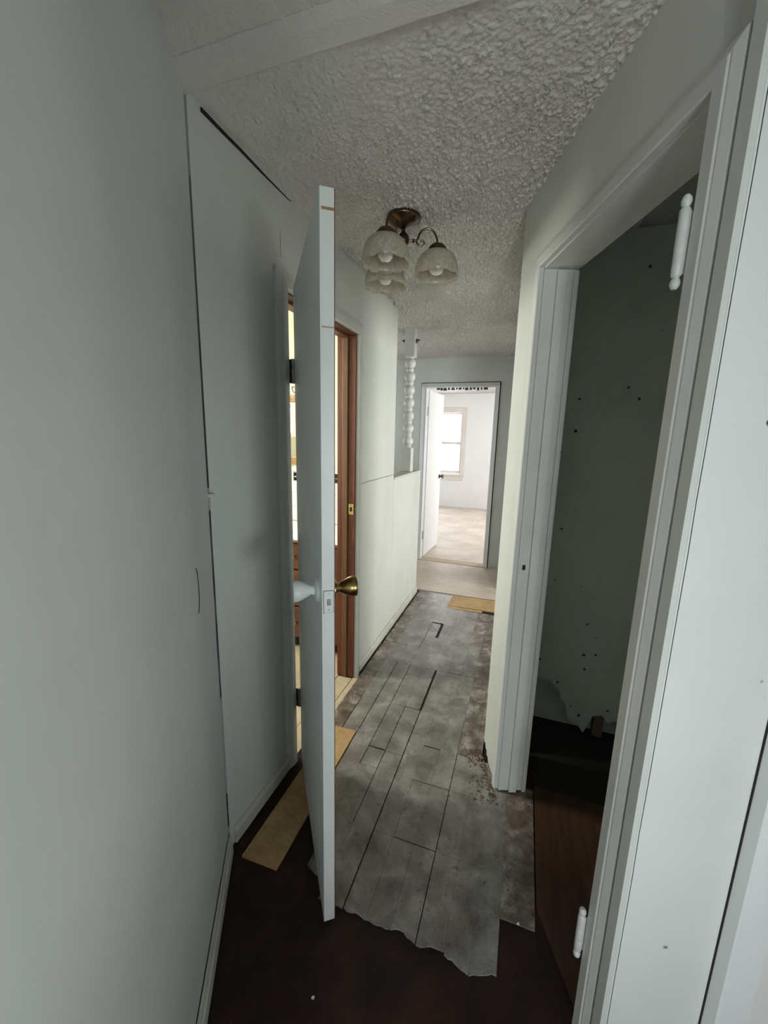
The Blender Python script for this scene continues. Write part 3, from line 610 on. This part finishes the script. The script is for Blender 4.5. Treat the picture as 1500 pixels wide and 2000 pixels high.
for k, adeg in enumerate((0, 120, 240)):
    a = math.radians(adeg); dv = lr * math.cos(a) + lfw * math.sin(a)
    def ar(r, z): q = LC + dv * r; return (q.x, q.y, C + z)
    pts = [(0.020, -0.085), (0.040, -0.086), (0.054, -0.083), (0.060, -0.073), (0.064, -0.060), (0.072, -0.049), (0.084, -0.042), (0.098, -0.040), (0.112, -0.044), (0.123, -0.053), (0.131, -0.066), (0.136, -0.082), (0.138, -0.098)]
    am = MB().tube([ar(*q) for q in pts], 0.0042, 8).build('arm', 'bronze', lt, True)
    sc = [(0.052 + 0.001 * 0, -0.083), (0.055, -0.092), (0.061, -0.100), (0.070, -0.104), (0.079, -0.102), (0.084, -0.095), (0.083, -0.087), (0.077, -0.083), (0.071, -0.086), (0.071, -0.091)]
    MB().tube([ar(*q) for q in sc], [0.0036, 0.0036, 0.0034, 0.0032, 0.003, 0.0028, 0.0026, 0.0026, 0.0028, 0.003], 8).build('scroll', 'bronze', am, True)
    MB().tube([ar(0.036, -0.086), ar(0.040, -0.086), ar(0.044, -0.0855)], [0.006, 0.0075, 0.006], 10).build('collar', 'bronze', am, True)
    q = LC + dv * 0.138; tilt = 0.0
    MB().lathe([(0.0, -0.092), (0.012, -0.093), (0.026, -0.099), (0.036, -0.110), (0.040, -0.122), (0.041, -0.128), (0.037, -0.128), (0.0, -0.118)], (q.x, q.y, C), 24).build('shade_holder', 'bronze', lt, True)
    prof = [(0.034, -0.121), (0.053, -0.128), (0.069, -0.141), (0.079, -0.158), (0.085, -0.178), (0.088, -0.198), (0.090, -0.213)]
    inn = [(r - 0.003, h) for r, h in reversed(prof)]
    allp = prof + inn; nP = len(prof)
    def wav(kk, an, r, h, nP=nP, T=len(allp)):
        d_ = kk if kk < nP else T - 1 - kk
        t_ = max(0.0, (d_ - 2) / (nP - 3))
        return r * (1 + 0.012 * t_ * math.cos(10 * an)), h - 0.007 * t_ * t_ * abs(math.cos(5 * an)) ** 0.7
    sh = MB().lathe(allp, (q.x, q.y, C), 60, 2, False, wav).build('glass_shade', 'shade', lt, 'all')
    bp = [(0.0, -0.118), (0.013, -0.120), (0.014, -0.145), (0.020, -0.160), (0.0275, -0.172), (0.030, -0.184), (0.027, -0.196), (0.018, -0.206), (0.0, -0.210)]
    MB().lathe(bp, (q.x, q.y, C), 20).build('light_bulb', 'bulb', lt, 'all')

# ---------------------------------------------------------------- turned post on the half wall
PX, PY = -0.962, 3.36
ps = thing('turned_post', (PX, PY, 1.192), 'white turned wooden spindle post standing on the half wall', 'post')
MB().box(PX - 0.042, PX + 0.042, PY - 0.042, PY + 0.042, 1.1925, 1.395, 0.003).build('square_foot', 'trim', ps)
MB().box(PX - 0.042, PX + 0.042, PY - 0.042, PY + 0.042, 2.13, C + 0.004, 0.003).build('square_head', 'trim', ps)
zz = 1.395; n = 7; st = (2.13 - 1.395) / n
prof = [(0.036, zz)]
for k in range(n):
    b0 = zz + k * st
    prof += [(0.030, b0 + 0.004), (0.033, b0 + 0.009), (0.030, b0 + 0.014), (0.026, b0 + 0.018), (0.034, b0 + 0.026), (0.043, b0 + 0.040), (0.0455, b0 + 0.056), (0.043, b0 + 0.072), (0.034, b0 + 0.086), (0.026, b0 + 0.093), (0.030, b0 + 0.098)]
prof += [(0.036, 2.13)]
MB().lathe([(r, z) for r, z in prof], (PX, PY, 0), 24, 2, True).build('turned_column', 'trim', ps, True)
for sgn in (-1, 1):
    br = MB(); x = PX + sgn * 0.0425
    br.prism([(x, 2.27), (x + sgn * 0.035, 2.262), (x, 2.235)], 1, PY - 0.012, PY + 0.012); br.build('bracket', 'steel', ps)

# ---------------------------------------------------------------- bathroom fittings
VX0, VX1, VY = -2.05, -1.055, 2.245
vn = thing('vanity_cabinet', ((VX0 + VX1) / 2, 2.47, 0.0055), 'red-brown bathroom vanity with drawers seen through the door gap', 'vanity')
MB().box(VX0, VX1, VY + 0.02, 2.69, 0.09, 0.79, 0.002).build('cabinet_body', 'vanity', vn)
MB().box(VX0 + 0.01, VX1 - 0.01, VY + 0.07, 2.68, 0.006, 0.089).build('toe_kick', 'near_black', vn)
for x0, x1 in ((-1.545, -1.245), (-2.04, -1.555)):
    for z0, z1 in ((0.11, 0.325), (0.34, 0.585), (0.60, 0.775)):
        dr = MB().box(x0, x1, VY, VY + 0.0195, z0, z1, 0.004).build('drawer', 'vanity', vn)
        MB().lathe([(0, 0.0), (0.006, 0.0), (0.006, -0.012), (0.014, -0.02), (0.012, -0.026), (0, -0.028)], ((x0 + x1) / 2, VY, (z0 + z1) / 2), 12, 1).build('drawer_knob', 'brass', dr, True)
MB().box(-1.235, -1.065, VY, VY + 0.0195, 0.11, 0.775, 0.004).build('cabinet_door', 'vanity', vn)
ct = MB().box(VX0 - 0.01, VX1 + 0.008, VY - 0.02, 2.692, 0.7905, 0.822, 0.006).build('countertop', 'white_tile', vn)
MB().box(VX0 - 0.01, VX1 + 0.008, VY - 0.021, VY - 0.0202, 0.7905, 0.806).build('counter_edge', 'board', ct)
cd = MB().tube([(-1.72 + 0.09 * math.cos(t), 2.50 + 0.02 * math.sin(t * 2), 0.835 + 0.045 * (1 + math.sin(t))) for t in [i * 0.33 for i in range(15)]], 0.004, 8)
tag(cd.build('cord', 'trim_white', None, True), 'thin white cord looped on the bathroom countertop', 'cord')
mr = thing('wall_mirror', (-1.82, 2.698, 1.26), 'bathroom mirror in a ribbed honey-wood frame', 'mirror')
MB().box(-2.12, -1.52, 2.690, 2.698, 1.31, 1.725).build('mirror_glass', 'mirror', mr)
for x0, x1, z0, z1 in ((-2.17, -1.47, 1.262, 1.315), (-2.17, -1.47, 1.72, 1.773)):
    fr_ = MB().box(x0, x1, 2.677, 2.6895, z0, z1, 0.003).build('frame_rail', 'goldwood', mr)
    for q in (0.012, 0.027, 0.041): MB().box(x0, x1, 2.673, 2.677, z0 + q - 0.004, z0 + q + 0.004, 0.0015).build('frame_bead', 'goldwood', fr_)
for x0, x1 in ((-2.17, -2.115), (-1.525, -1.47)):
    MB().box(x0, x1, 2.677, 2.6895, 1.3155, 1.7195, 0.003).build('frame_stile', 'goldwood', mr)
MB().box(-2.2, X0 - WT - 0.001, 2.692, 2.6995, 0.823, 1.245).build('tile_bed', 'grout', bw)
zrow = [(0.826, 0.935), (0.938, 1.047), (1.050, 1.135), (1.208, 1.242)]
for z0, z1 in zrow:
    x = -2.19
    while x < -1.03:
        MB().box(x, min(x + 0.107, -1.018), 2.686, 2.692, z0, z1, 0.0015).build('wall_tile', 'white_tile', bw); x += 0.11
x = -2.19; k = 0
while x < -1.03:
    if k % 2 == 0:
        for i in (0, 1):
            for j in (0, 1):
                MB().box(x + i * 0.034, x + i * 0.034 + 0.0305, 2.685, 2.692, 1.139 + j * 0.0345, 1.139 + j * 0.0345 + 0.031, 0.004).build('accent_tile', 'black_tile', bw)
        x += 0.069
    else:
        MB().box(x, min(x + 0.101, -1.018), 2.686, 2.692, 1.138, 1.205, 0.0015).build('wall_tile', 'white_tile', bw); x += 0.104
    k += 1
hk = MB().tube([(-1.66, 2.695, 1.83), (-1.66, 2.675, 1.83), (-1.655, 2.66, 1.825), (-1.65, 2.66, 1.80), (-1.635, 2.66, 1.785), (-1.615, 2.66, 1.79), (-1.605, 2.66, 1.81), (-1.605, 2.665, 1.84)], 0.004, 8)
tag(hk.build('wall_hook', 'steel', None, True), 'bent wire hook on the bathroom wall above the mirror', 'hook')

# ---------------------------------------------------------------- small debris
db = MB()
for i in range(260):
    if i < 190:
        s_ = random.uniform(0.0, 0.30); q = Vector(clo(s_, -random.uniform(0.018, 0.018 + 0.11 * random.random()), 0.0075))
    else:
        q = Vector((-0.876 + random.uniform(-0.004, 0.012), random.uniform(2.4, 3.62), 0.0075))
    r = random.uniform(0.0012, 0.0048); a = random.uniform(0, 3)
    c_, s2 = math.cos(a), math.sin(a)
    pts = [(q.x + (u * c_ - v_ * s2) * r * random.uniform(.6, 1.6), q.y + (u * s2 + v_ * c_) * r * random.uniform(.6, 1.6)) for u, v_ in ((-1, -.7), (1, -.6), (.8, .7), (-.9, .8))]
    db.prism(pts, 2, 0.0068, 0.0068 + r * 0.7)
tag(db.build('plaster_debris', 'debris'), 'crumbs of plaster and wood on the floor beside the broken wall foot', 'debris', 'stuff')
for x, y in ((0.10, 1.085), (-0.42, 0.72)):
    q = MB().prism([(x - 0.004, y - 0.003), (x + 0.004, y - 0.002), (x + 0.003, y + 0.004), (x - 0.003, y + 0.003)], 2, 0.0004 if y < 0.9 else 0.0072, 0.003 if y < 0.9 else 0.010)
    tag(q.build('paint_chip', 'trim_white'), 'tiny white paint chip on the ' + ('dark subfloor nearest the viewer' if y < 0.9 else 'floor strips by the closet opening'), 'paint chip')
